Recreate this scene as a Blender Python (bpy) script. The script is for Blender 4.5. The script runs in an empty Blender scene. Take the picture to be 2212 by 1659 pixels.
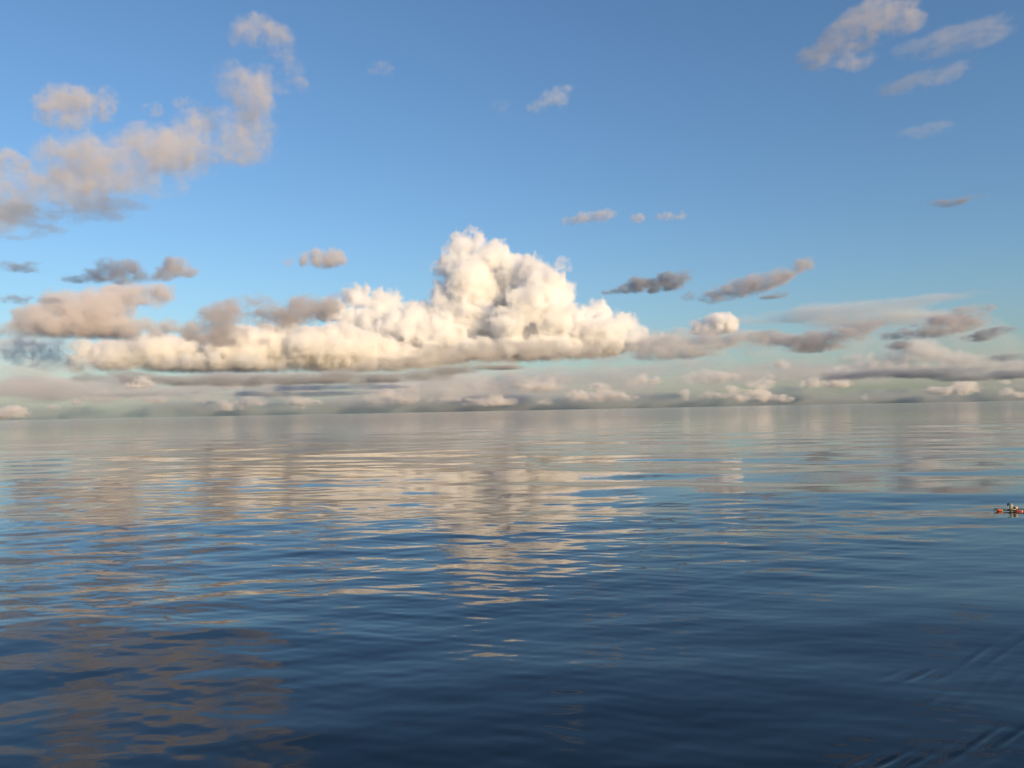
import bpy, bmesh, math, random
import numpy as np
from mathutils import Matrix, Vector

R = math.radians
scene = bpy.context.scene
col = scene.collection

# ------------------------------------------------------------------ camera
CAM_H = 5.0                     # metres above the water, on a boat deck
PITCH, ROLL = R(1.88), R(1.11)  # slightly up, horizon rising to the right
PW, PH, FPX = 2212.0, 1659.0, 1736.0     # the photograph's own pixel frame used for reading angles
cam_d = bpy.data.cameras.new("camera")
cam_d.sensor_width = 36.0
cam_d.lens = 36.0 * FPX / PW
cam_d.clip_start, cam_d.clip_end = 0.5, 250000.0
cam = bpy.data.objects.new("camera", cam_d)
col.objects.link(cam)
CAM_ROT = Matrix.Rotation(R(90) + PITCH, 3, 'X') @ Matrix.Rotation(-ROLL, 3, 'Z')
cam.matrix_world = Matrix.Translation((0, 0, CAM_H)) @ CAM_ROT.to_4x4()
scene.camera = cam
_CR = np.array(CAM_ROT)

# ------------------------------------------------------------------ light
SUN_EL, SUN_AZ = R(15.0), R(138.0)       # azimuth clockwise from the view direction: behind, to the right
sun_dir = Vector((math.sin(SUN_AZ) * math.cos(SUN_EL), math.cos(SUN_AZ) * math.cos(SUN_EL), math.sin(SUN_EL)))
world = bpy.data.worlds.new("World")
scene.world = world
world.use_nodes = True
nt = world.node_tree
nt.nodes.clear()
w_out = nt.nodes.new("ShaderNodeOutputWorld")
w_bg = nt.nodes.new("ShaderNodeBackground")
w_sky = nt.nodes.new("ShaderNodeTexSky")
w_sky.sky_type = 'NISHITA'
w_sky.sun_disc = False
w_sky.sun_elevation = SUN_EL
w_sky.sun_rotation = SUN_AZ
w_sky.altitude = 0
w_sky.air_density = 1.15
w_sky.dust_density = 1.0
w_sky.ozone_density = 4.8
w_bg.inputs["Strength"].default_value = 0.15
nt.links.new(w_sky.outputs[0], w_bg.inputs[0])
nt.links.new(w_bg.outputs[0], w_out.inputs[0])

sun_d = bpy.data.lights.new("sun", 'SUN')
sun_d.energy = 4.9
sun_d.angle = R(0.5)
sun_d.color = (1.0, 0.71, 0.39)
sun = bpy.data.objects.new("sun", sun_d)
sun.rotation_euler = (-sun_dir).to_track_quat('-Z', 'Y').to_euler()
sun.location = (0, 0, 200)
col.objects.link(sun)

scene.view_settings.view_transform = 'Standard'
scene.view_settings.look = 'None'
scene.view_settings.gamma = 1.0
scene.view_settings.use_curve_mapping = False
scene.view_settings.exposure = 0.04
cy = scene.cycles
cy.max_bounces = 32
cy.diffuse_bounces = 3
cy.glossy_bounces = 3
cy.volume_bounces = 20
cy.transparent_max_bounces = 512
cy.sample_clamp_indirect = 6.0
cy.use_denoising = True

# ------------------------------------------------------------------ helpers
def tag(o, label=None, cat=None, group=None, kind=None):
    for k, v in (("label", label), ("category", cat), ("group", group), ("kind", kind)):
        if v:
            o[k] = v
    return o


def mesh_object(name, verts, faces, mat=None, parent=None, smooth=True):
    me = bpy.data.meshes.new(name)
    verts = np.asarray(verts, dtype=np.float32)
    faces = np.asarray(faces, dtype=np.int32)
    n = faces.shape[1]
    me.vertices.add(len(verts))
    me.vertices.foreach_set("co", verts.ravel())
    me.loops.add(faces.size)
    me.loops.foreach_set("vertex_index", faces.ravel())
    me.polygons.add(len(faces))
    me.polygons.foreach_set("loop_start", np.arange(0, faces.size, n, dtype=np.int32))
    me.update(calc_edges=True)
    me.polygons.foreach_set("use_smooth", np.full(len(faces), smooth, dtype=bool))
    if mat:
        me.materials.append(mat)
    o = bpy.data.objects.new(name, me)
    col.objects.link(o)
    if parent:
        o.parent = parent
    return o


def ray(px, py):
    v = _CR @ np.array([(px - PW / 2) / FPX, -(py - PH / 2) / FPX, -1.0])
    return v / np.linalg.norm(v)


def on_water(px, py):
    d = ray(px, py)
    t = -CAM_H / d[2]
    return np.array([d[0] * t, d[1] * t])


def drop_crumbs(V, Q, least):
    """Leave out loose scraps with fewer vertices than least."""
    lab = np.arange(len(V))
    e0 = Q.ravel()
    e1 = np.roll(Q, 1, 1).ravel()
    while True:
        m = np.minimum(lab[e0], lab[e1])
        new = lab.copy()
        np.minimum.at(new, e0, m)
        np.minimum.at(new, e1, m)
        new = new[new]
        if (new == lab).all():
            break
        lab = new
    n = np.bincount(lab, minlength=len(V))
    keep = n[lab] >= least
    if keep.all() or not keep.any():
        return V, Q
    idx = np.cumsum(keep) - 1
    return V[keep], idx[Q[keep[Q[:, 0]]]]


def smooth_noise(shape, cell, rng):
    """Value noise on a 3-D grid; cell = lattice spacing in grid cells for each axis."""
    out = None
    offs = rng.random(3)
    nl = [int(np.ceil(shape[a] / cell[a])) + 3 for a in range(3)]
    g = (rng.random(nl).astype(np.float32) * 2 - 1)
    for a in range(3):
        t = np.arange(shape[a], dtype=np.float32) / cell[a] + offs[a]
        i = np.floor(t).astype(int)
        f = t - i
        f = f * f * f * (f * (f * 6 - 15) + 10)
        sh = [1, 1, 1]
        sh[a] = -1
        f = f.reshape(sh).astype(np.float32)
        g = np.take(g, i, axis=a) * (1 - f) + np.take(g, i + 1, axis=a) * f
    return g


def fbm(shape, cell, octaves, rng, gain=0.5, billow=False):
    out = np.zeros(shape, np.float32)
    amp = 1.0
    tot = 0.0
    c = np.array(cell, float)
    for k in range(octaves):
        n = smooth_noise(shape, np.maximum(c, 1.01), rng)
        if billow:
            n = 1.0 - 2.0 * np.abs(n) * 1.6
        out += amp * n
        tot += amp
        amp *= gain
        c = c * 0.5
        if c.min() < 1.3:
            break
    return out / tot


def surface_nets(F, origin, h):
    """Quad mesh of F = 0 (inside F < 0) on a regular grid."""
    ins = F < 0
    c = np.zeros(tuple(s - 1 for s in F.shape), np.int8)
    for dx in (0, 1):
        for dy in (0, 1):
            for dz in (0, 1):
                c += ins[dx:F.shape[0] - 1 + dx, dy:F.shape[1] - 1 + dy, dz:F.shape[2] - 1 + dz]
    act = (c > 0) & (c < 8)
    ii, jj, kk = np.nonzero(act)
    idx = np.full(act.shape, -1, np.int32)
    idx[ii, jj, kk] = np.arange(len(ii))
    pos = np.zeros((len(ii), 3), np.float64)
    cnt = np.zeros(len(ii))
    corners = [(a, b, d) for a in (0, 1) for b in (0, 1) for d in (0, 1)]
    for a in corners:
        for ax in range(3):
            if a[ax] == 0:
                b = list(a)
                b[ax] = 1
                fa = F[ii + a[0], jj + a[1], kk + a[2]]
                fb = F[ii + b[0], jj + b[1], kk + b[2]]
                m = (fa < 0) != (fb < 0)
                t = fa[m] / (fa[m] - fb[m])
                p = np.tile(np.array(a, float), (m.sum(), 1))
                p[:, ax] += t
                pos[m] += p
                cnt[m] += 1
    pos /= cnt[:, None]
    pos += np.stack([ii, jj, kk], 1)
    V = np.asarray(origin) + pos * h
    quads = []
    for ax in range(3):
        sl0 = [slice(None)] * 3
        sl1 = [slice(None)] * 3
        sl0[ax] = slice(0, -1)
        sl1[ax] = slice(1, None)
        ch = ins[tuple(sl0)] != ins[tuple(sl1)]
        i, j, k = np.nonzero(ch)
        e = [i, j, k]
        o1, o2 = [(1, 2), (2, 0), (0, 1)][ax]
        ok = (e[o1] > 0) & (e[o2] > 0) & (e[o1] < F.shape[o1] - 1) & (e[o2] < F.shape[o2] - 1)
        e = [q[ok] for q in e]
        flip = ins[e[0], e[1], e[2]]
        def at(d1, d2):
            q = [e[0].copy(), e[1].copy(), e[2].copy()]
            q[o1] = q[o1] - d1
            q[o2] = q[o2] - d2
            return idx[q[0], q[1], q[2]]
        v0, v1, v2, v3 = at(1, 1), at(0, 1), at(0, 0), at(1, 0)
        Q = np.stack([v0, v1, v2, v3], 1)
        Q[~flip] = Q[~flip][:, ::-1]
        quads.append(Q)
    return V, np.concatenate(quads)


# ------------------------------------------------------------------ materials
def cloud_material(name, sigma, albedo, aniso=0.0):
    m = bpy.data.materials.new(name)
    m.use_nodes = True
    t = m.node_tree
    t.nodes.clear()
    o = t.nodes.new("ShaderNodeOutputMaterial")
    v = t.nodes.new("ShaderNodeVolumePrincipled")
    v.inputs["Color"].default_value = (*albedo, 1)
    v.inputs["Density"].default_value = sigma
    v.inputs["Anisotropy"].default_value = aniso
    t.links.new(v.outputs[0], o.inputs["Volume"])
    return m


def vapour(name, D, lo, h, mat, parent):
    """A density grid (computed above in numpy) as a real volume: the values ride on a points mesh and a node group writes the grid."""
    nx, ny, nz = D.shape
    me = bpy.data.meshes.new(name + "_samples")
    me.vertices.add(D.size)
    att = me.attributes.new("density", 'FLOAT', 'POINT')
    att.data.foreach_set("value", np.ascontiguousarray(D.transpose(2, 1, 0)).ravel().astype(np.float32))
    src = bpy.data.objects.new(name + "_samples", me)
    g = bpy.data.node_groups.new(name + "_grid", 'GeometryNodeTree')
    g.interface.new_socket("Geometry", in_out='INPUT', socket_type='NodeSocketGeometry')
    g.interface.new_socket("Geometry", in_out='OUTPUT', socket_type='NodeSocketGeometry')
    N, L = g.nodes.new, g.links.new
    out = N("NodeGroupOutput")
    vc = N("GeometryNodeVolumeCube")
    oi = N("GeometryNodeObjectInfo")
    si = N("GeometryNodeSampleIndex")
    na = N("GeometryNodeInputNamedAttribute")
    oi.transform_space = 'ORIGINAL'
    oi.inputs["Object"].default_value = src
    na.data_type = 'FLOAT'
    na.inputs["Name"].default_value = "density"
    si.data_type, si.domain, si.clamp = 'FLOAT', 'POINT', True
    lo = np.array(lo, float)
    vc.inputs["Min"].default_value = lo
    vc.inputs["Max"].default_value = lo + (np.array(D.shape) - 1) * h
    for k, n in zip("XYZ", D.shape):
        vc.inputs["Resolution " + k].default_value = n
    p = N("GeometryNodeInputPosition")
    sub = N("ShaderNodeVectorMath")
    sub.operation = 'SUBTRACT'
    sub.inputs[1].default_value = lo
    dv = N("ShaderNodeVectorMath")
    dv.operation = 'MULTIPLY_ADD'
    dv.inputs[1].default_value = (1 / h,) * 3
    dv.inputs[2].default_value = (.5, .5, .5)
    fl = N("ShaderNodeVectorMath")
    fl.operation = 'FLOOR'
    dt = N("ShaderNodeVectorMath")
    dt.operation = 'DOT_PRODUCT'
    dt.inputs[1].default_value = (1, nx, nx * ny)
    ad = N("ShaderNodeMath")
    ad.operation = 'ADD'
    ad.inputs[1].default_value = .25
    fi = N("FunctionNodeFloatToInt")
    fi.rounding_mode = 'FLOOR'
    L(p.outputs[0], sub.inputs[0])
    L(sub.outputs[0], dv.inputs[0])
    L(dv.outputs[0], fl.inputs[0])
    L(fl.outputs[0], dt.inputs[0])
    L(dt.outputs["Value"], ad.inputs[0])
    L(ad.outputs[0], fi.inputs[0])
    L(oi.outputs["Geometry"], si.inputs["Geometry"])
    L(na.outputs["Attribute"], si.inputs["Value"])
    L(fi.outputs[0], si.inputs["Index"])
    L(si.outputs[0], vc.inputs["Density"])
    sm = N("GeometryNodeSetMaterial")
    sm.inputs["Material"].default_value = mat
    L(vc.outputs[0], sm.inputs[0])
    L(sm.outputs[0], out.inputs[0])
    v = bpy.data.volumes.new(name)
    v.materials.append(mat)
    o = bpy.data.objects.new(name, v)
    col.objects.link(o)
    o.parent = parent
    o.modifiers.new("grid", 'NODES').node_group = g
    return o


# ------------------------------------------------------------------ clouds
def cloud(name, label, dist, puffs, tau=3.0, albedo=(0.99, 0.99, 0.99), style='soft', base=None, seed=1,
          depth=1.0, vox=1.25, noise=0.35, kids=(7, 5), group=None, kind=None, kid_r=(0.28, 0.5), ncell=60, stretch=1.0, cat='cloud', edge=(0.16, 1.0), fuzz=5.0, base_soft=14):
    """A cloud as one closed body filled with an even scattering medium.
    puffs: (x, y, rx, ry[, depth offset]) read off the photograph as angles and put at the distance dist."""
    rng = np.random.default_rng(seed)
    P = np.array([p[:4] for p in puffs], float)
    off = np.array([p[4] if len(p) > 4 else 0.0 for p in puffs], float)
    cx = (P[:, 0] - P[:, 2]).min() / 2 + (P[:, 0] + P[:, 2]).max() / 2
    cyy = P[:, 1].mean()
    d0 = ray(cx, cyy)
    az = math.atan2(d0[0], d0[1])
    rgt = np.array([math.cos(az), -math.sin(az), 0])
    fwd = np.array([math.sin(az), math.cos(az), 0])
    up = np.array([0, 0, 1.0])
    px = dist / FPX                        # metres per photograph pixel
    def loc(x, y):
        d = ray(x, y)
        t = dist / (d @ fwd)
        p = d * t + np.array([0, 0, CAM_H])
        return p @ rgt, p[2]
    E = []                                  # ellipsoids: x y z rx ry rz
    for (x, y, rx, ry), o in zip(P, off):
        u, w = loc(x, y)
        E.append((u, o * px + rng.uniform(-.3, .3) * ry * px, w, rx * px, (0.5 * rx + 0.5 * ry) * px * depth, ry * px))
    E0 = list(E)
    lv = E0
    for n in ((5,) if style == 'soft' else kids):
        nx = []
        for (u, v, w, a, b, c) in lv:
            for _ in range(n):
                d = rng.normal(size=3)
                d /= np.linalg.norm(d)
                if d[2] < -0.25:
                    d[2] = -d[2] * 0.6
                if d[1] > 0.3:
                    d[1] = -d[1]
                s = rng.uniform(*kid_r) * (a * b * c) ** (1 / 3)
                s = min(s, 0.75 * min(a, c) + 0.1 * s)
                nx.append((u + d[0] * (a - .45 * s), v + d[1] * (b - .45 * s), w + d[2] * (c - .45 * s), s * stretch, s, s))
        E += nx
        lv = nx
    E = np.array(E)
    h = vox * 2.16 * px
    amp = noise * np.median([min(e[3], e[5]) for e in E0])
    mg = 3 * h if style == 'soft' else amp * 1.2 + 3 * h
    g = 1.3 if style == 'soft' else 1.0
    lo = (E[:, :3] - g * E[:, 3:]).min(0) - mg
    hi = (E[:, :3] + g * E[:, 3:]).max(0) + mg
    if base is not None:
        bz = loc(cx, base)[1]
        lo[2] = max(lo[2], bz - mg)
    shp = tuple(int(v) + 1 for v in np.ceil((hi - lo) / h))
    soft = style == 'soft'
    F = np.zeros(shp, np.float32) if soft else np.full(shp, mg, np.float32)
    ax = [lo[a] + np.arange(shp[a]) * h for a in range(3)]
    for (u, v, w, a, b, c) in E:
        r = np.array([a, b, c])
        m = min(a, b, c)
        ext = r * (1.3 if soft else 1 + mg / m)
        i0 = np.maximum(((np.array([u, v, w]) - ext - lo) / h).astype(int), 0)
        i1 = np.minimum(((np.array([u, v, w]) + ext - lo) / h).astype(int) + 2, shp)
        if (i1 <= i0).any():
            continue
        X = ((ax[0][i0[0]:i1[0]] - u) / a)[:, None, None] ** 2
        Y = ((ax[1][i0[1]:i1[1]] - v) / b)[None, :, None] ** 2
        Z = ((ax[2][i0[2]:i1[2]] - w) / c)[None, None, :] ** 2
        s = np.s_[i0[0]:i1[0], i0[1]:i1[1], i0[2]:i1[2]]
        if soft:
            F[s] += np.maximum(1 - (X + Y + Z) / 1.69, 0).astype(np.float32) ** 2
        else:
            F[s] = np.minimum(F[s], ((np.sqrt(X + Y + Z) - 1) * m).astype(np.float32))
    cell = np.array([ncell * stretch, ncell, ncell]) * px / h
    if soft:
        S = 1.1 * (1 - np.exp(-F * 1.15))
        env = np.sqrt(np.minimum(S, 0.4) / 0.4)
        n1 = fbm(shp, cell, 8, rng, 0.72)
        n2 = fbm(shp, cell * 0.5, 6, rng, 0.7, billow=True)
        E_ = S + noise * env * (3.4 * n1 + 1.0 * n2 + 0.1)
        D = np.clip((E_ - edge[0]) / (edge[1] - edge[0]), 0, 1) ** 1.25
        D *= np.clip(0.85 + 1.5 * fbm(shp, cell * 0.45, 6, rng, 0.75), 0.2, 1.6)
    else:
        F -= amp * fbm(shp, cell, 6, rng, 0.6, billow=True) - amp * 0.2
        F += amp * 1.1 * fbm(shp, cell * 0.5, 6, rng, 0.72)
        D = np.clip(-F / (fuzz * h), 0, 1)
    if base is not None:
        bn = smooth_noise((shp[0], shp[1], 1), (cell[0], cell[1], 5), rng) + .5 * smooth_noise((shp[0], shp[1], 1), (cell[0] / 3, cell[1] / 3, 5), rng)
        D *= np.clip(((ax[2] - bz)[None, None, :].astype(np.float32) - bn * 5 * px) / (base_soft * px), 0, 1)
    for a in range(3):                       # nothing at the grid's ends
        s = [slice(None)] * 3
        for e in (0, -1):
            s[a] = e
            D[tuple(s)] = 0
    D[D < 0.004] = 0
    ctr = np.array([(lo[0] + hi[0]) / 2, 0, lo[2]])
    a0 = np.median([min(e[3], e[5]) for e in E0])
    sigma = tau * (0.75 if soft else 1.0) / (2 * a0)
    # the body: its outermost, thinnest air as a closed mesh, and the vapour inside it
    D2 = D[::2, ::2, ::2]
    D2 = np.pad(D2, 1)
    V, Q = surface_nets(0.1 - D2, lo - 2 * h, 2 * h)
    V, Q = drop_crumbs(V, Q, 40)
    root = mesh_object(name, V - ctr, Q, cloud_material(name + "_edge", sigma * 0.01, albedo))
    root.matrix_world = Matrix(((rgt[0], fwd[0], 0, rgt[0] * ctr[0] + fwd[0] * dist),
                                (rgt[1], fwd[1], 0, rgt[1] * ctr[0] + fwd[1] * dist),
                                (0, 0, 1, ctr[2]), (0, 0, 0, 1)))
    tag(root, label, cat, group, kind)
    nz_ = np.nonzero(D)
    i0 = [max(int(q.min()) - 1, 0) for q in nz_]
    i1 = [int(q.max()) + 2 for q in nz_]
    D = D[i0[0]:i1[0], i0[1]:i1[1], i0[2]:i1[2]]
    vapour("vapour", D, lo + np.array(i0) * h - ctr, h, cloud_material(name + "_vapour", sigma, albedo), root)
    print(name, D.shape, D.size // 1000, "k voxels; hull", len(V), "sigma %.5f" % sigma)
    return root


SHADED_SLATE = (0.58, 0.60, 0.66)  # shade from other clouds put into the albedo of the dark clouds
PINK = (0.93, 0.90, 0.89)
WHITE = (0.996, 0.996, 0.996)

# the tall cumulus and the low cumulus deck it grows from
cloud("cumulus_cloud", "tall bright cauliflower cloud tower rising in the middle of the sky", 13500, [
    (1020, 500, 12, 14), (1036, 520, 24, 20), (1010, 516, 20, 18), (1000, 538, 40, 34), (1062, 556, 46, 38), (972, 575, 32, 40), (1110, 584, 48, 40), (985, 520, 16, 14),
    (1010, 615, 64, 56, -20), (955, 640, 28, 45), (1150, 595, 40, 38, -30), (1172, 636, 46, 54, -60), (1140, 665, 46, 50, -75), (1100, 708, 46, 34, -85), (1190, 690, 50, 44, -75),
    (1060, 590, 60, 44, 50), (1085, 640, 80, 56, 60), (1060, 690, 100, 50, 50), (1030, 640, 56, 56, 30), (1210, 640, 30, 34, -30), (1020, 690, 80, 50, 10), (1240, 700, 46, 36, -30), (940, 580, 10, 12), (1205, 620, 18, 14),
    (900, 680, 54, 34), (830, 660, 46, 34), (770, 642, 32, 28), (860, 640, 20, 16), (720, 672, 42, 28), (860, 715, 80, 40, -20), (950, 725, 80, 44, -30), (780, 700, 60, 40, 20),
    (1298, 678, 32, 32), (1345, 700, 34, 28), (1380, 718, 24, 18), (1290, 722, 70, 36, -30), (1390, 738, 60, 18), (1120, 740, 160, 40, 30), (960, 745, 140, 40, 30), (1280, 740, 100, 34, 30),
    (940, 770, 100, 28, -30), (1050, 760, 110, 28, -40), (1170, 757, 110, 28, -50), (1290, 752, 90, 22, -20), (1400, 750, 60, 14), (1450, 748, 50, 12)],
    tau=9, style='cumulus', base=792, seed=3, noise=0.26, ncell=30, vox=1.1, kids=(10, 7, 3), kid_r=(.2, .5), albedo=(1, 1, 1), base_soft=40)
cloud("cumulus_cloud", "long low bank of cream cumulus left of the tall tower", 12800, [
    (185, 755, 26, 26), (165, 800, 22, 26), (160, 775, 18, 18), (260, 765, 66, 36), (240, 785, 60, 24, -20), (340, 760, 66, 40, -20), (425, 762, 56, 42), (520, 752, 76, 46, -30),
    (600, 748, 66, 46), (625, 700, 30, 26), (680, 755, 76, 46, -30), (660, 720, 26, 22), (760, 752, 86, 42), (745, 715, 40, 22), (850, 772, 80, 34), (480, 790, 220, 20), (750, 790, 130, 22), (910, 785, 60, 20)],
    tau=8, style='cumulus', base=808, seed=8, noise=0.28, ncell=28, vox=1.2, kids=(10, 6, 2), kid_r=(.2, .45), albedo=(.99, .985, .975), base_soft=34)
cloud("cumulus_cloud", "small bright twin headed puff right of the tower", 14500, [
    (1512, 704, 22, 16), (1502, 712, 16, 12), (1552, 695, 32, 22), (1575, 702, 22, 24), (1540, 715, 50, 14)],
    tau=8, style='cumulus', base=728, seed=12, noise=0.2, ncell=24, vox=1.0, kids=(8, 5), albedo=WHITE)
cloud("stratus_cloud", "dark grey flat shelf under the cream cumulus bank", 11500, [
    (260, 818, 80, 13), (400, 822, 130, 11), (560, 822, 150, 13), (720, 818, 150, 15), (860, 812, 110, 14), (960, 802, 90, 9), (1060, 793, 90, 6)],
    tau=3.2, seed=21, noise=.5, depth=.5, albedo=(.70, .71, .73), ncell=50, stretch=3)  # dark base of the bank, its shade put into a low albedo

cloud("stratus_cloud", "soft beige grey skirt added as the shaded foot of the tall tower", 12000, [
    (830, 790, 70, 14), (900, 785, 80, 20), (980, 778, 80, 22), (1060, 774, 80, 22), (1140, 770, 80, 20), (1220, 764, 80, 18), (1300, 758, 70, 18), (1380, 752, 60, 16), (1100, 750, 120, 14), (920, 757, 80, 14)],
    tau=1.6, seed=55, noise=.7, depth=.5, albedo=(.86, .83, .80), ncell=34, stretch=1.8)  # grey cloud added in front to give the tower's foot its shade
cloud("stratus_cloud", "thin beige veil where the tower's deck runs out to the right", 12500, [
    (1400, 735, 60, 24), (1460, 740, 60, 26), (1540, 745, 70, 24), (1620, 745, 60, 22), (1680, 735, 40, 18), (1350, 740, 50, 26)],
    tau=1.3, seed=56, noise=.6, depth=.5, albedo=(.92, .90, .87), ncell=40, stretch=1.8)

# soft nearer clouds, the dark grey ones with shade put into their albedo
cloud("fair_weather_cloud", "largest soft grey pink cloud, climbing from the left edge to a detached puff", 3200, [
    (-40, 440, 80, 52), (10, 415, 60, 46), (70, 405, 70, 56), (125, 375, 55, 60), (175, 350, 60, 58), (225, 350, 60, 58), (275, 350, 60, 56), (320, 345, 60, 54), (120, 425, 80, 36), (215, 405, 70, 34),
    (365, 345, 50, 52), (358, 400, 46, 38), (290, 400, 60, 30), (405, 330, 46, 46), (445, 325, 48, 40), (485, 318, 50, 40), (525, 318, 46, 36), (550, 300, 46, 52), (562, 262, 42, 56), (548, 218, 40, 50), (525, 190, 46, 40), (492, 168, 38, 34),
    (505, 270, 52, 40), (455, 280, 46, 30), (415, 262, 40, 24), (560, 172, 30, 28), (385, 305, 44, 24), (400, 325, 56, 50), (440, 318, 56, 48), (480, 308, 56, 48), (520, 295, 50, 50), (340, 330, 60, 50), (545, 240, 44, 56),
    (530, 75, 36, 36), (560, 70, 34, 36), (590, 92, 44, 38), (610, 122, 32, 36), (558, 50, 18, 18), (632, 155, 26, 26), (650, 180, 18, 22), (605, 185, 32, 18), (570, 150, 34, 14)],
    tau=2.1, seed=5, noise=0.62, albedo=(.92, .89, .875), ncell=62, edge=(.12, 1.3))
cloud("fair_weather_cloud", "dark ragged underside scud at the left edge below the largest soft cloud", 3000, [
    (60, 470, 90, 14), (150, 455, 110, 12), (240, 440, 70, 8), (80, 498, 50, 12), (20, 508, 50, 10)],
    tau=.6, seed=6, noise=0.7, albedo=SHADED_SLATE, ncell=40, stretch=2)  # dark base of the largest cloud, shade put into the albedo
cloud("fair_weather_cloud", "oval soft pink cloud alone at the upper left", 3600, [
    (120, 240, 40, 32), (165, 220, 62, 32), (205, 215, 42, 28), (135, 258, 46, 20), (222, 240, 28, 22)],
    tau=1.7, seed=7, noise=0.65, albedo=PINK, ncell=45)
cloud("fair_weather_cloud", "soft pink cloud cut by the left edge above the largest one", 3600, [
    (5, 348, 38, 22), (-30, 355, 50, 28), (30, 352, 26, 16)],
    tau=1.7, seed=9, noise=0.6, albedo=PINK, ncell=40)
cloud("cloud_wisp", "tiny pink wisp right of the oval pink cloud", 3600, [(328, 238, 20, 12), (340, 230, 8, 10)], tau=.6, seed=10, noise=.7, albedo=PINK, ncell=16)
cloud("cloud_wisp", "faint pink wisp above the arm of the largest cloud", 3400, [(405, 225, 26, 15), (435, 262, 34, 20), (450, 240, 20, 12)], tau=.5, seed=13, noise=.7, albedo=PINK, ncell=22)
cloud("scud_cloud", "slate grey cloud with a pink lobe at its right end, left side", 4300, [
    (180, 603, 48, 8), (225, 597, 40, 14), (265, 588, 48, 22), (290, 578, 30, 14), (320, 597, 44, 9), (360, 588, 30, 12), (388, 576, 34, 22), (405, 585, 22, 12)],
    tau=1.9, seed=14, noise=.5, albedo=(.84, .82, .83), ncell=26, stretch=1.6)
cloud("fair_weather_cloud", "small lens shaped pink cloud above the bank, left of the tower", 4600, [
    (698, 562, 50, 16), (690, 570, 42, 10), (705, 552, 36, 15)], tau=2.3, seed=15, noise=.35, albedo=PINK, ncell=30)
cloud("cloud_wisp", "tiny pink wisp left of the lens shaped cloud", 4600, [(618, 568, 14, 7), (628, 563, 8, 7)], tau=.7, seed=16, noise=.6, albedo=PINK, ncell=12)
cloud("scud_cloud", "small grey scrap at the left edge, upper of two", 4300, [(15, 573, 26, 10), (58, 575, 24, 10), (40, 580, 40, 7)], tau=1.2, seed=17, noise=.6, albedo=SHADED_SLATE, ncell=18, stretch=2)
cloud("scud_cloud", "small grey scrap at the left edge, lower of two", 5200, [(32, 648, 30, 9), (112, 650, 26, 7)], tau=.9, seed=18, noise=.6, albedo=SHADED_SLATE, ncell=18, stretch=2)
cloud("fair_weather_cloud", "broad pink grey cloud with a flat base at the left, above the bank", 7000, [
    (60, 715, 70, 20), (110, 700, 80, 34), (180, 685, 95, 46), (150, 712, 120, 24), (240, 660, 80, 32), (300, 640, 66, 24), (340, 632, 40, 18), (240, 708, 110, 28), (330, 706, 80, 16), (390, 708, 40, 12), (20, 725, 40, 12)],
    tau=3.2, seed=19, noise=.42, albedo=PINK, ncell=50, base=736)
cloud("fair_weather_cloud", "grey cloud drifting in front of the cream bank's top", 7600, [
    (440, 720, 46, 24), (490, 695, 64, 38), (540, 665, 42, 30), (555, 640, 10, 12), (600, 688, 76, 32), (680, 666, 70, 24), (730, 652, 34, 20), (500, 735, 70, 14)],
    tau=2.6, seed=20, noise=.5, albedo=(.80, .77, .77), ncell=40, stretch=1.4)
cloud("fair_weather_cloud", "ragged grey veil at the left edge below the broad pink cloud", 8000, [
    (60, 760, 60, 26), (100, 775, 50, 22), (30, 745, 40, 16), (110, 750, 26, 18)], tau=1.1, seed=22, noise=.7, albedo=(.96, .95, .94), ncell=28)
cloud("cloud_wisp", "thin bright wisp trailing off the right shoulder of the tower", 13000, [(1190, 575, 26, 12), (1215, 565, 18, 14), (1222, 580, 14, 10)], tau=.9, seed=23, noise=.6, albedo=WHITE, ncell=16)
cloud("scud_cloud", "slate dark wedge of cloud right of the tower", 4600, [
    (1325, 632, 26, 6), (1355, 626, 34, 10), (1400, 617, 46, 16), (1450, 608, 38, 18), (1475, 597, 24, 16), (1372, 608, 16, 10)],
    tau=2.8, seed=24, noise=.42, albedo=SHADED_SLATE, ncell=24, stretch=1.4)
cloud("fair_weather_cloud", "pinkish slanting cloud with a dark curled tip, right of the slate wedge", 5400, [
    (1535, 640, 28, 16), (1570, 630, 44, 20), (1615, 620, 50, 20), (1660, 605, 42, 19), (1700, 590, 30, 17), (1728, 575, 22, 14), (1745, 562, 14, 12), (1752, 575, 8, 10)],
    tau=2.4, seed=25, noise=.4, albedo=(.80, .765, .77), ncell=26, stretch=1.4)
cloud("cloud_wisp", "tiny slate scrap under the slanting pinkish cloud", 5400, [(1692, 634, 16, 6), (1665, 642, 26, 4)], tau=.9, seed=26, noise=.6, albedo=SHADED_SLATE, ncell=12, stretch=2)
cloud("cloud_wisp", "tiny slate scrap between the wedge and the slanting cloud", 5400, [(1487, 642, 16, 8), (1495, 636, 10, 7)], tau=.8, seed=27, noise=.6, albedo=SHADED_SLATE, ncell=12)
cloud("fair_weather_cloud", "pink grey flat deck below the bright twin headed puff", 9500, [
    (1440, 742, 60, 18), (1510, 735, 80, 22), (1580, 732, 60, 18), (1430, 765, 60, 16), (1470, 760, 80, 18)],
    tau=1.9, seed=28, noise=.5, albedo=(.90, .885, .88), ncell=34, stretch=1.8, base=784)
cloud("stratus_cloud", "dark grey bank of cloud low on the right, under the long pale streak", 8500, [
    (1650, 730, 40, 14), (1700, 738, 70, 18), (1760, 735, 60, 18), (1800, 728, 60, 20), (1850, 712, 46, 16), (1885, 700, 22, 8), (1760, 752, 70, 10)],
    tau=2.2, seed=29, noise=.5, albedo=(.78, .755, .77), ncell=30, stretch=2)
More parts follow.
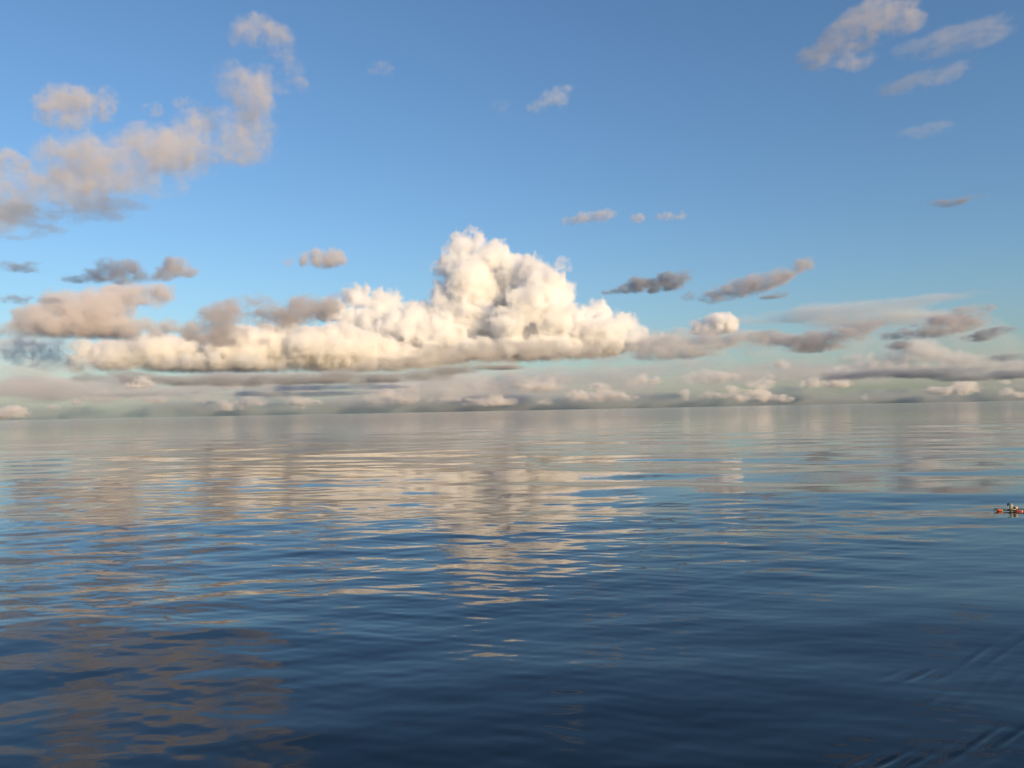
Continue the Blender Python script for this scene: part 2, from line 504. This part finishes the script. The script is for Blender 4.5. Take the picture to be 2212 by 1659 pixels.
cloud("stratus_cloud", "grey slanting cloud thickening to its right end, far right", 7500, [
    (1910, 728, 30, 8), (1960, 722, 50, 12), (2010, 716, 50, 15), (2055, 700, 42, 18), (2095, 684, 34, 22), (2115, 672, 22, 18), (1940, 745, 28, 8)],
    tau=2.4, seed=30, noise=.45, albedo=(.79, .76, .77), ncell=26, stretch=1.8)
cloud("scud_cloud", "small slate scrap near the right edge, beside the slanting cloud", 7500, [(2110, 730, 26, 8), (2145, 722, 28, 9), (2172, 715, 24, 8)], tau=1.7, seed=31, noise=.45, albedo=SHADED_SLATE, ncell=18, stretch=2)
cloud("cirrus_cloud", "long thin pale streak slanting up to the right", 9500, [
    (1650, 695, 70, 9), (1720, 684, 100, 13), (1800, 674, 110, 16), (1880, 664, 110, 15), (1960, 652, 90, 12), (2040, 642, 80, 8), (2095, 632, 40, 5), (1920, 690, 140, 18)],
    tau=1.0, seed=32, noise=.4, albedo=(.96, .95, .94), ncell=60, stretch=4, depth=.4)
cloud("cumulus_cloud", "cream cumulus bank low on the far right", 15000, [
    (1840, 775, 50, 14), (1900, 790, 70, 16), (1980, 755, 46, 26), (2010, 765, 40, 22), (1950, 775, 50, 20), (2060, 775, 40, 16), (2090, 782, 40, 20), (2140, 790, 40, 18), (2190, 792, 40, 16), (1960, 800, 140, 16), (2120, 805, 120, 12)],
    tau=2.6, style='cumulus', seed=33, noise=.34, ncell=30, base=812, base_soft=26, fuzz=8, kids=(8, 4), albedo=(.95, .94, .93))
cloud("stratus_cloud", "flat blue grey shelf under the far right cumulus bank", 11500, [
    (1850, 812, 90, 9), (1950, 806, 110, 11), (2050, 806, 90, 10), (2150, 812, 90, 9), (2200, 772, 60, 8), (2195, 808, 40, 9)],
    tau=1.8, seed=34, noise=.5, albedo=(.62, .65, .70), ncell=40, stretch=3, depth=.5)  # dark base of the far right bank, shaded by its low albedo
cloud("fair_weather_cloud", "longest of the three tiny pink puffs in a row high right of the tower", 5200, [
    (1285, 468, 42, 12), (1305, 462, 26, 10), (1235, 478, 28, 8), (1260, 474, 30, 8)], tau=1.0, seed=35, noise=.5, albedo=PINK, ncell=18)
cloud("fair_weather_cloud", "smallest round middle one of the three tiny pink puffs in a row", 5200, [
    (1375, 472, 18, 10), (1383, 468, 10, 8)], tau=.9, seed=60, noise=.5, albedo=PINK, ncell=14)
cloud("fair_weather_cloud", "faint right end one of the three tiny pink puffs in a row", 5200, [
    (1450, 468, 36, 9), (1462, 464, 18, 8)], tau=.8, seed=61, noise=.5, albedo=PINK, ncell=18)
cloud("fair_weather_cloud", "small white flame shaped puff at the top centre", 3400, [
    (1165, 232, 24, 16), (1190, 215, 34, 18), (1215, 197, 26, 14), (1235, 188, 12, 8), (1215, 225, 14, 18)], tau=.8, seed=36, noise=.42, albedo=WHITE, ncell=34, stretch=1.3)
cloud("cloud_wisp", "faintest wisp left of the flame shaped puff", 3400, [(1082, 230, 24, 14)], tau=.22, seed=37, noise=.4, albedo=PINK, ncell=18)
cloud("cloud_wisp", "faint wisp between the largest cloud's top and the flame shaped puff", 3000, [(825, 148, 30, 13), (808, 155, 14, 8)], tau=.25, seed=38, noise=.4, albedo=PINK, ncell=18)
cloud("fair_weather_cloud", "brownish pink slanting cloud at the top right", 2400, [
    (1765, 128, 40, 22), (1800, 110, 46, 28), (1835, 82, 54, 34), (1880, 55, 62, 38), (1925, 30, 50, 24), (1860, 120, 34, 22), (1840, 140, 30, 16), (1960, 50, 34, 22)],
    tau=1.0, seed=39, noise=.6, albedo=(.90, .86, .84), ncell=55, stretch=1.3)
cloud("cloud_veil", "faint pink veil along the top right corner", 2400, [
    (2010, 100, 60, 20), (2070, 85, 70, 22), (2130, 68, 50, 20), (2165, 50, 34, 18)], tau=.38, seed=40, noise=.6, albedo=PINK, ncell=40, stretch=1.8)
cloud("cloud_veil", "faint pink veil below the top right corner one", 2500, [
    (1950, 190, 44, 16), (1985, 180, 50, 18), (2030, 165, 46, 16), (2080, 145, 44, 12)], tau=.38, seed=41, noise=.6, albedo=PINK, ncell=36, stretch=1.8)
cloud("cloud_wisp", "faintest pink wisp alone in the right sky", 2900, [(1995, 282, 44, 12), (2020, 275, 26, 9)], tau=.2, seed=42, noise=.6, albedo=PINK, ncell=24, stretch=2)
cloud("cloud_wisp", "thin slate streak alone in the right sky", 3800, [(2050, 438, 34, 7), (2085, 428, 36, 6)], tau=.8, seed=43, noise=.55, albedo=SHADED_SLATE, ncell=18, stretch=2.4)

# the far bank of vapour and small clouds that stands along the whole horizon
rb = random.Random(4)
hz = lambda x: 911 - 43 * x / 2212
cloud("cloud_bank", "dull blue grey bank of vapour lying right on the horizon", 29000,
      [(x, hz(x) - 10 + rb.uniform(-7, 4), 200, 21) for x in range(-500, 2800, 90)],
      tau=2.2, seed=50, noise=.4, depth=.12, albedo=(.66, .71, .745), ncell=110, stretch=5, vox=1.8, kind='stuff', cat=None, edge=(.05, 1.0))
cloud("cloud_bank", "paler bank of vapour above the dull one on the horizon", 31000,
      [(x, hz(x) - 56 + rb.uniform(-18, 14), rb.uniform(130, 240), rb.uniform(20, 36)) for x in range(-500, 2800, 110)],
      tau=2.6, seed=58, noise=.5, depth=.12, albedo=(.82, .80, .845), ncell=120, stretch=4, vox=1.8, kind='stuff', cat=None, edge=(.05, 1.1))
cloud("cloud_veil", "broad cream veil of thin cloud low over the right half of the horizon", 20000,
      [(x, y + rb.uniform(-8, 8), rb.uniform(90, 170), rb.uniform(14, 26)) for x, y in
       ((1350, 770), (1450, 790), (1560, 770), (1600, 810), (1700, 780), (1760, 820), (1850, 760), (1850, 800), (1950, 720), (1980, 770), (2000, 815), (2080, 740), (2150, 770), (2150, 810), (2250, 760), (1880, 690), (2000, 690), (1350, 810), (1250, 815), (1480, 830))],
      tau=.8, seed=52, noise=.5, depth=.3, albedo=(.94, .94, .935), ncell=70, stretch=2.5, vox=1.8, edge=(.05, 1.1))
cloud("cloud_veil", "broad grey cream veil of thin cloud low over the left half of the horizon", 21000,
      [(x, y + rb.uniform(-8, 8), rb.uniform(90, 170), rb.uniform(12, 22)) for x, y in
       ((-40, 810), (60, 830), (40, 780), (150, 845), (260, 850), (380, 845), (480, 852), (600, 848), (720, 845), (840, 838), (960, 830), (1080, 820), (1180, 815), (1000, 850), (800, 855), (100, 800), (20, 750))],
      tau=1.0, seed=57, noise=.55, depth=.3, albedo=(.92, .92, .92), ncell=60, stretch=2.5, vox=1.8, edge=(.05, 1.1))
cloud("stratus_cloud", "thin grey line of cloud low over the horizon at the left", 16000,
      [(x, 853 - 4 * x / 700 + rb.uniform(-3, 3), 90, 5) for x in range(-60, 760, 60)] + [(650, 838, 120, 6), (800, 836, 90, 5)],
      tau=.6, seed=62, noise=.6, depth=.3, albedo=(.84, .85, .86), ncell=40, stretch=4)
far = []
for i in range(60):
    x, w = rb.uniform(-60, 2280), rb.choice((14, 20, 30, 44, 60))
    y = hz(x) - 14 - 58 * rb.random() ** 1.2
    far += [(x, y, w, 4 + w * .1), (x + rb.uniform(-.4, .4) * w, y - 3 - w * .06, w * .55, 4 + w * .13)]
far += [(1480, 853, 10, 12), (1640, 830, 30, 12), (1655, 822, 22, 8), (1560, 815, 44, 9), (1830, 800, 30, 12), (1690, 790, 18, 12)]
cloud("distant_clouds", "row of tiny creamy clouds far off above the horizon", 27500, far,
      tau=1.7, style='soft', seed=51, noise=.7, ncell=26, stretch=1.5, albedo=(.96, .94, .92), kind='stuff', cat=None, vox=1.1, depth=.6, edge=(.2, .8))
cloud("cumulus_cloud", "creamy lump of cumulus poking out of the dark shelf, near its left end", 11000,
      [(310, 822, 16, 10), (296, 834, 24, 9), (322, 830, 14, 10)], tau=5, style='cumulus', seed=54, noise=.3, ncell=10, kids=(7, 4), vox=1.0, albedo=(.98, .97, .96))

# ------------------------------------------------------------------ water
_wr = np.random.default_rng(11)
WAVES = []                      # wavelength, direction, amplitude, phase, patchy
for lam0, lam1, n, slope, spread, mean in ((14, 45, 10, 0.010, 0.3, 0.2), (4, 14, 18, 0.0125, 0.35, 0.12), (1.2, 4, 36, 0.0135, 0.42, 0.1), (0.3, 1.2, 44, 0.0125, 0.5, 0.16)):
    for _ in range(n):
        lam = lam0 * (lam1 / lam0) ** _wr.random()
        WAVES.append((lam, mean + _wr.normal() * spread, slope * math.sqrt(2.0 / n) * lam / 6.2832, _wr.random() * 6.2832, lam < 4))
PATCH = [(_wr.uniform(25, 90), _wr.random() * 6.2832, _wr.random() * 6.2832) for _ in range(9)]
_w = on_water
WAKES = [(_w(1890, 1655), _w(2230, 1572), _w(1890, 1652), _w(1972, 1604), 0.17, 0.27), (_w(1960, 1462), _w(2230, 1382), _w(2020, 1448), _w(2070, 1417), 0.11, 0.36),
         (_w(2040, 1640), _w(2240, 1600), _w(1890, 1652), _w(1972, 1604), 0.06, 0.34), (_w(1990, 1520), _w(2230, 1440), _w(2020, 1448), _w(2066, 1412), 0.04, 0.4)]


def wave_height(X, Y, sp):
    """Long low swell, short glassy waves in patches, and the feathered edge of the boat's own wake."""
    Z = np.zeros_like(X)
    g = np.zeros_like(X)
    for lam, th, ph in PATCH:
        k = 6.2832 / lam
        g += np.sin(k * (0.45 * X * math.sin(th) + Y * math.cos(th)) + ph)
    g = np.clip(0.9 + 0.42 * g, 0.15, 2.0)
    for lam, th, a, ph, patchy in WAVES:
        k = 6.2832 / lam
        w = a * np.exp(-(2.2 * sp / lam) ** 4) * np.sin(k * (X * math.sin(th) + Y * math.cos(th)) + ph)
        Z += w * g if patchy else w
    for p0, p1, c0, c1, slope, lam in WAKES:
        e = (p1 - p0) / np.linalg.norm(p1 - p0)
        c = (c1 - c0) / np.linalg.norm(c1 - c0)
        kd = np.array([-c[1], c[0]])
        t = (X - p0[0]) * e[0] + (Y - p0[1]) * e[1]
        d = -(X - p0[0]) * e[1] + (Y - p0[1]) * e[0] + 0.12 * np.sin(t * 1.1)
        env = np.exp(-(d / (lam * 0.75)) ** 2) / (1 + np.exp(-(t + 0.3) / 0.3))
        ph = 6.2832 / lam * ((X - p0[0]) * kd[0] + (Y - p0[1]) * kd[1]) + 0.5 * np.sin(t * 1.7)
        s_ = np.sin(ph)
        env = env * (0.6 + 0.4 * np.sin(t * 2.9 + 1.0))
        Z += slope * lam / 6.2832 * env * (s_ + 0.35 * np.cos(2 * ph))
    return Z


def water():
    m = bpy.data.materials.new("sea_water")
    m.use_nodes = True
    t = m.node_tree
    b = t.nodes["Principled BSDF"]
    b.inputs["Base Color"].default_value = (0.002, 0.006, 0.012, 1)
    b.inputs["Roughness"].default_value = 0.03
    b.inputs["IOR"].default_value = 1.333
    tc = t.nodes.new("ShaderNodeTexCoord")
    # the short ripples that are too fine to model far out: glassy near the boat, finely ruffled towards the horizon
    ln = t.nodes.new("ShaderNodeVectorMath")
    ln.operation = 'LENGTH'
    mr = t.nodes.new("ShaderNodeMapRange")
    mr.interpolation_type = 'SMOOTHSTEP'
    for k, v in (("From Min", 20.0), ("From Max", 600.0), ("To Min", 0.03), ("To Max", 0.09)):
        mr.inputs[k].default_value = v
    t.links.new(tc.outputs["Object"], ln.inputs[0])
    t.links.new(ln.outputs["Value"], mr.inputs["Value"])
    t.links.new(mr.outputs[0], b.inputs["Roughness"])
    prev = None
    for scale, sy, amp, det in ((0.35, 2.6, 0.006, 2.0), (1.6, 2.6, 0.0011, 3.0)):
        mp = t.nodes.new("ShaderNodeMapping")
        mp.inputs["Scale"].default_value = (scale, scale * sy, scale)
        mp.inputs["Rotation"].default_value = (0, 0, R(-8))
        nz = t.nodes.new("ShaderNodeTexNoise")
        nz.inputs["Scale"].default_value = 1.0
        nz.inputs["Detail"].default_value = det
        nz.inputs["Distortion"].default_value = 0.4
        bp = t.nodes.new("ShaderNodeBump")
        bp.inputs["Strength"].default_value = 1.0
        bp.inputs["Distance"].default_value = amp
        t.links.new(tc.outputs["Object"], mp.inputs[0])
        t.links.new(mp.outputs[0], nz.inputs["Vector"])
        t.links.new(nz.outputs["Fac"], bp.inputs["Height"])
        if prev:
            t.links.new(prev.outputs[0], bp.inputs["Normal"])
        prev = bp
    t.links.new(prev.outputs[0], b.inputs["Normal"])
    # one sheet of rings round the boat, fine near it and in the view, out past the horizon
    dth = 0.6 / 803
    r = [3.2]
    while r[-1] < 120000:
        r.append(r[-1] + max(0.02, min(r[-1] * 0.12, (r[-1] ** 2 + CAM_H ** 2) / CAM_H * dth)))
    r = np.array(r)
    az = np.concatenate([np.linspace(-48, 48, 1100), np.linspace(48, 312, 60)[1:-1]])
    az = np.radians(az)
    RR, AA = np.meshgrid(r, az, indexing='ij')
    X, Y = RR * np.sin(AA), RR * np.cos(AA)
    dr = np.gradient(r)
    daz = np.gradient(az)
    sp = np.maximum(dr[:, None], 0.35 * RR * np.abs(daz)[None, :])
    Z = wave_height(X, Y, sp)
    nr, na = X.shape
    V = np.stack([X, Y, Z], -1).reshape(-1, 3)
    i, j = np.meshgrid(np.arange(nr - 1), np.arange(na), indexing='ij')
    j2 = (j + 1) % na
    Q = np.stack([i * na + j, i * na + j2, (i + 1) * na + j2, (i + 1) * na + j], -1).reshape(-1, 4)[:, ::-1]
    # the small disc under the boat: rings folded to a point
    o = mesh_object("sea", V, Q, m)
    bm = bmesh.new()
    bm.from_mesh(o.data)
    bm.verts.ensure_lookup_table()
    f = bm.faces.new([bm.verts[q] for q in range(na)][::-1])
    f.smooth = True
    bmesh.ops.recalc_face_normals(bm, faces=[f])
    f.normal_update()
    if f.normal.z < 0:
        f.normal_flip()
    bm.to_mesh(o.data)
    bm.free()
    tag(o, kind="structure")
    print("sea", len(V))
water()


# ------------------------------------------------------------------ the drifting float
def paint(name, rgb, rough=0.5, worn=(0.5, 0.5, 0.5), amount=0.25, scale=30):
    m = bpy.data.materials.new(name)
    m.use_nodes = True
    t = m.node_tree
    b = t.nodes["Principled BSDF"]
    b.inputs["Roughness"].default_value = rough
    nz = t.nodes.new("ShaderNodeTexNoise")
    nz.inputs["Scale"].default_value = scale
    nz.inputs["Detail"].default_value = 5
    rp = t.nodes.new("ShaderNodeValToRGB")
    rp.color_ramp.elements[0].position = 0.45
    rp.color_ramp.elements[1].position = 0.75
    rp.color_ramp.elements[0].color = (*rgb, 1)
    rp.color_ramp.elements[1].color = (*[q * (1 - amount) + w * amount for q, w in zip(rgb, worn)], 1)
    t.links.new(nz.outputs["Fac"], rp.inputs[0])
    t.links.new(rp.outputs[0], b.inputs["Base Color"])
    return m


def tube(pts, rad, seg=12, closed=True):
    """Vertices and faces of a tube through pts; rad is a number or one radius per point."""
    pts = [Vector(p) for p in pts]
    rad = rad if hasattr(rad, '__len__') else [rad] * len(pts)
    bm = bmesh.new()
    rings = []
    for i, p in enumerate(pts):
        d = (pts[min(i + 1, len(pts) - 1)] - pts[max(i - 1, 0)]).normalized()
        u = d.orthogonal().normalized() if not rings else (lastu - d * lastu.dot(d)).normalized()
        lastu = u
        v = d.cross(u)
        rings.append([bm.verts.new(p + (u * math.cos(q * 6.2832 / seg) + v * math.sin(q * 6.2832 / seg)) * rad[i]) for q in range(seg)])
    for a_, b_ in zip(rings, rings[1:]):
        for q in range(seg):
            bm.faces.new((a_[q], a_[(q + 1) % seg], b_[(q + 1) % seg], b_[q]))
    if closed:
        bm.faces.new(rings[0][::-1])
        bm.faces.new(rings[-1])
    return bm


def put(name, bms, mat, parent, smooth=True):
    me = bpy.data.meshes.new(name)
    bm = bms
    if isinstance(bms, list):
        bm = bmesh.new()
        for q in bms:
            t_ = bpy.data.meshes.new("joined")
            q.to_mesh(t_)
            bm.from_mesh(t_)
            bpy.data.meshes.remove(t_)
    bmesh.ops.recalc_face_normals(bm, faces=bm.faces)
    for f in bm.faces:
        f.smooth = smooth
    bm.to_mesh(me)
    me.materials.append(mat)
    o = bpy.data.objects.new(name, me)
    col.objects.link(o)
    o.parent = parent
    return o


def float_body(length, r, n=14):
    """A net float: a barrel that narrows at both ends."""
    pts, rad = [], []
    for i in range(n + 1):
        u = i / n * 2 - 1
        pts.append((u * length / 2, 0, 0))
        rad.append(max(0.012, r * (1 - abs(u) ** 3.2) ** 0.5))
    return tube(pts, rad, 16)


def box(sx, sy, sz, bev=0.012):
    bm = bmesh.new()
    bmesh.ops.create_cube(bm, size=1, matrix=Matrix.Diagonal((sx, sy, sz, 1)))
    bmesh.ops.bevel(bm, geom=bm.edges[:], offset=bev, segments=2, affect='EDGES')
    return bm


fx, fy = on_water(2184, 1103)
sea_z = float(wave_height(np.array([[fx]]), np.array([[fy]]), np.array([[0.1]]))[0, 0])
raft = bpy.data.objects.new("floating_marker", None)
col.objects.link(raft)
raft.location = (fx, fy, sea_z)
raft.scale = (.88, .88, .95)
raft.rotation_euler = (R(2), R(1.5), -math.atan2(fx, fy) + R(6))
tag(raft, "small drifting marker raft with orange and red floats and pale posts, far out right", "marker float")
dark = paint("tarred_wood", (0.035, 0.028, 0.024), 0.7)
bamboo = paint("weathered_bamboo", (0.42, 0.36, 0.19), 0.55, (0.7, 0.66, 0.5), 0.5, 18)
pale = paint("bleached_post", (0.62, 0.60, 0.48), 0.5, (0.3, 0.28, 0.2), 0.5, 18)
orange = paint("orange_float", (0.80, 0.13, 0.025), 0.35, (0.8, 0.45, 0.3), 0.3)
red = paint("red_float", (0.55, 0.07, 0.06), 0.35, (0.7, 0.4, 0.36), 0.4)
white = paint("pale_band", (0.75, 0.66, 0.6), 0.5)
cloth = paint("mauve_cloth", (0.20, 0.17, 0.24), 0.8, (0.4, 0.36, 0.42), 0.4)
tan = paint("tan_crate", (0.62, 0.44, 0.24), 0.6, (0.75, 0.6, 0.4), 0.4)
put("spar", [tube([(-.72, 0, .03), (-.3, .01, .045), (.2, 0, .05), (.85, .02, .03)], [.02, .026, .028, .02])], dark, raft)
put("wire_frame", [tube([(-.76, -.07, -.03), (-.75, -.07, .10), (-.6, -.07, .085), (-.35, -.06, .07), (-.05, -.05, .09)], .008, 6),
                   tube([(-.76, .07, -.03), (-.75, .07, .10), (-.6, .07, .085), (-.35, .06, .07), (-.05, .05, .09)], .008, 6),
                   tube([(-.752, -.08, .10), (-.752, .08, .10)], .008, 6)], dark, raft)
fl = put("float", float_body(.28, .062), orange, raft)
fl.location = (-.53, -.05, .03)
fl["label"] = "bright orange float at the left end"
fb = put("cap", [tube([(.10, 0, 0), (.15, 0, 0)], [.055, .03], 14)], paint("yellow_cap", (.75, .5, .12), .4), fl)
fr = put("float", float_body(.52, .055), red, raft)
fr.location = (.42, -.06, .035)
fr["label"] = "dull red float at the right"
put("band", [tube([(.02, 0, 0), (.07, 0, 0)], [.0565, .0560], 16)], white, fr)
for x, h_, r_, m_, tilt in ((-.05, .40, .016, dark, -.03), (.0, .36, .022, bamboo, .005), (.035, .37, .020, pale, .0), (.075, .30, .018, bamboo, .012), (.12, .25, .016, dark, .01)):
    put("post", tube([(x, -.02, -.06), (x + tilt * .5, -.02, h_ * .5), (x + tilt, -.02, h_)], [r_ * 1.35, r_ * 1.3, r_ * 1.15], 10), m_, raft)
put("crossbar", [tube([(-.16, -.04, .115), (.02, -.045, .12), (.22, -.04, .10)], .018, 8)], bamboo, raft)
bm = bmesh.new()
rows = []
for i in range(7):
    u = i / 6
    rows.append([bm.verts.new((-.075 - .11 * u + .012 * math.sin(v_ * 3 + i), -.02 + .02 * math.sin(i * 1.3), .41 - .13 * v_ - .03 * u + .01 * math.sin(i))) for v_ in (0, .33, .66, 1)])
for a_, b_ in zip(rows, rows[1:]):
    for q in range(3):
        bm.faces.new((a_[q], a_[q + 1], b_[q + 1], b_[q]))
bmesh.ops.solidify(bm, geom=bm.faces[:], thickness=.006)
put("flag", bm, cloth, raft)
bx = put("crate", box(.15, .13, .11), tan, raft)
bx.location = (.21, -.01, .185)
put("platform", [box(.42, .16, .025, .006)], dark, raft).location = (.12, 0, .085)
put("netting", [tube([(.2, .02, .11), (.4, .0, .115), (.6, -.02, .09), (.8, .0, .06), (.95, .01, .02)], [.03, .045, .05, .042, .02], 9)], paint("dark_netting", (.06, .065, .05), .9, (.2, .17, .1), .6, 60), raft)
put("rope", [tube([(-.05, -.03, .2), (-.2, -.05, .1), (-.4, -.055, .075)], .006, 6), tube([(.12, -.02, .24), (.3, -.05, .13), (.6, -.03, .1)], .006, 6)], pale, raft)
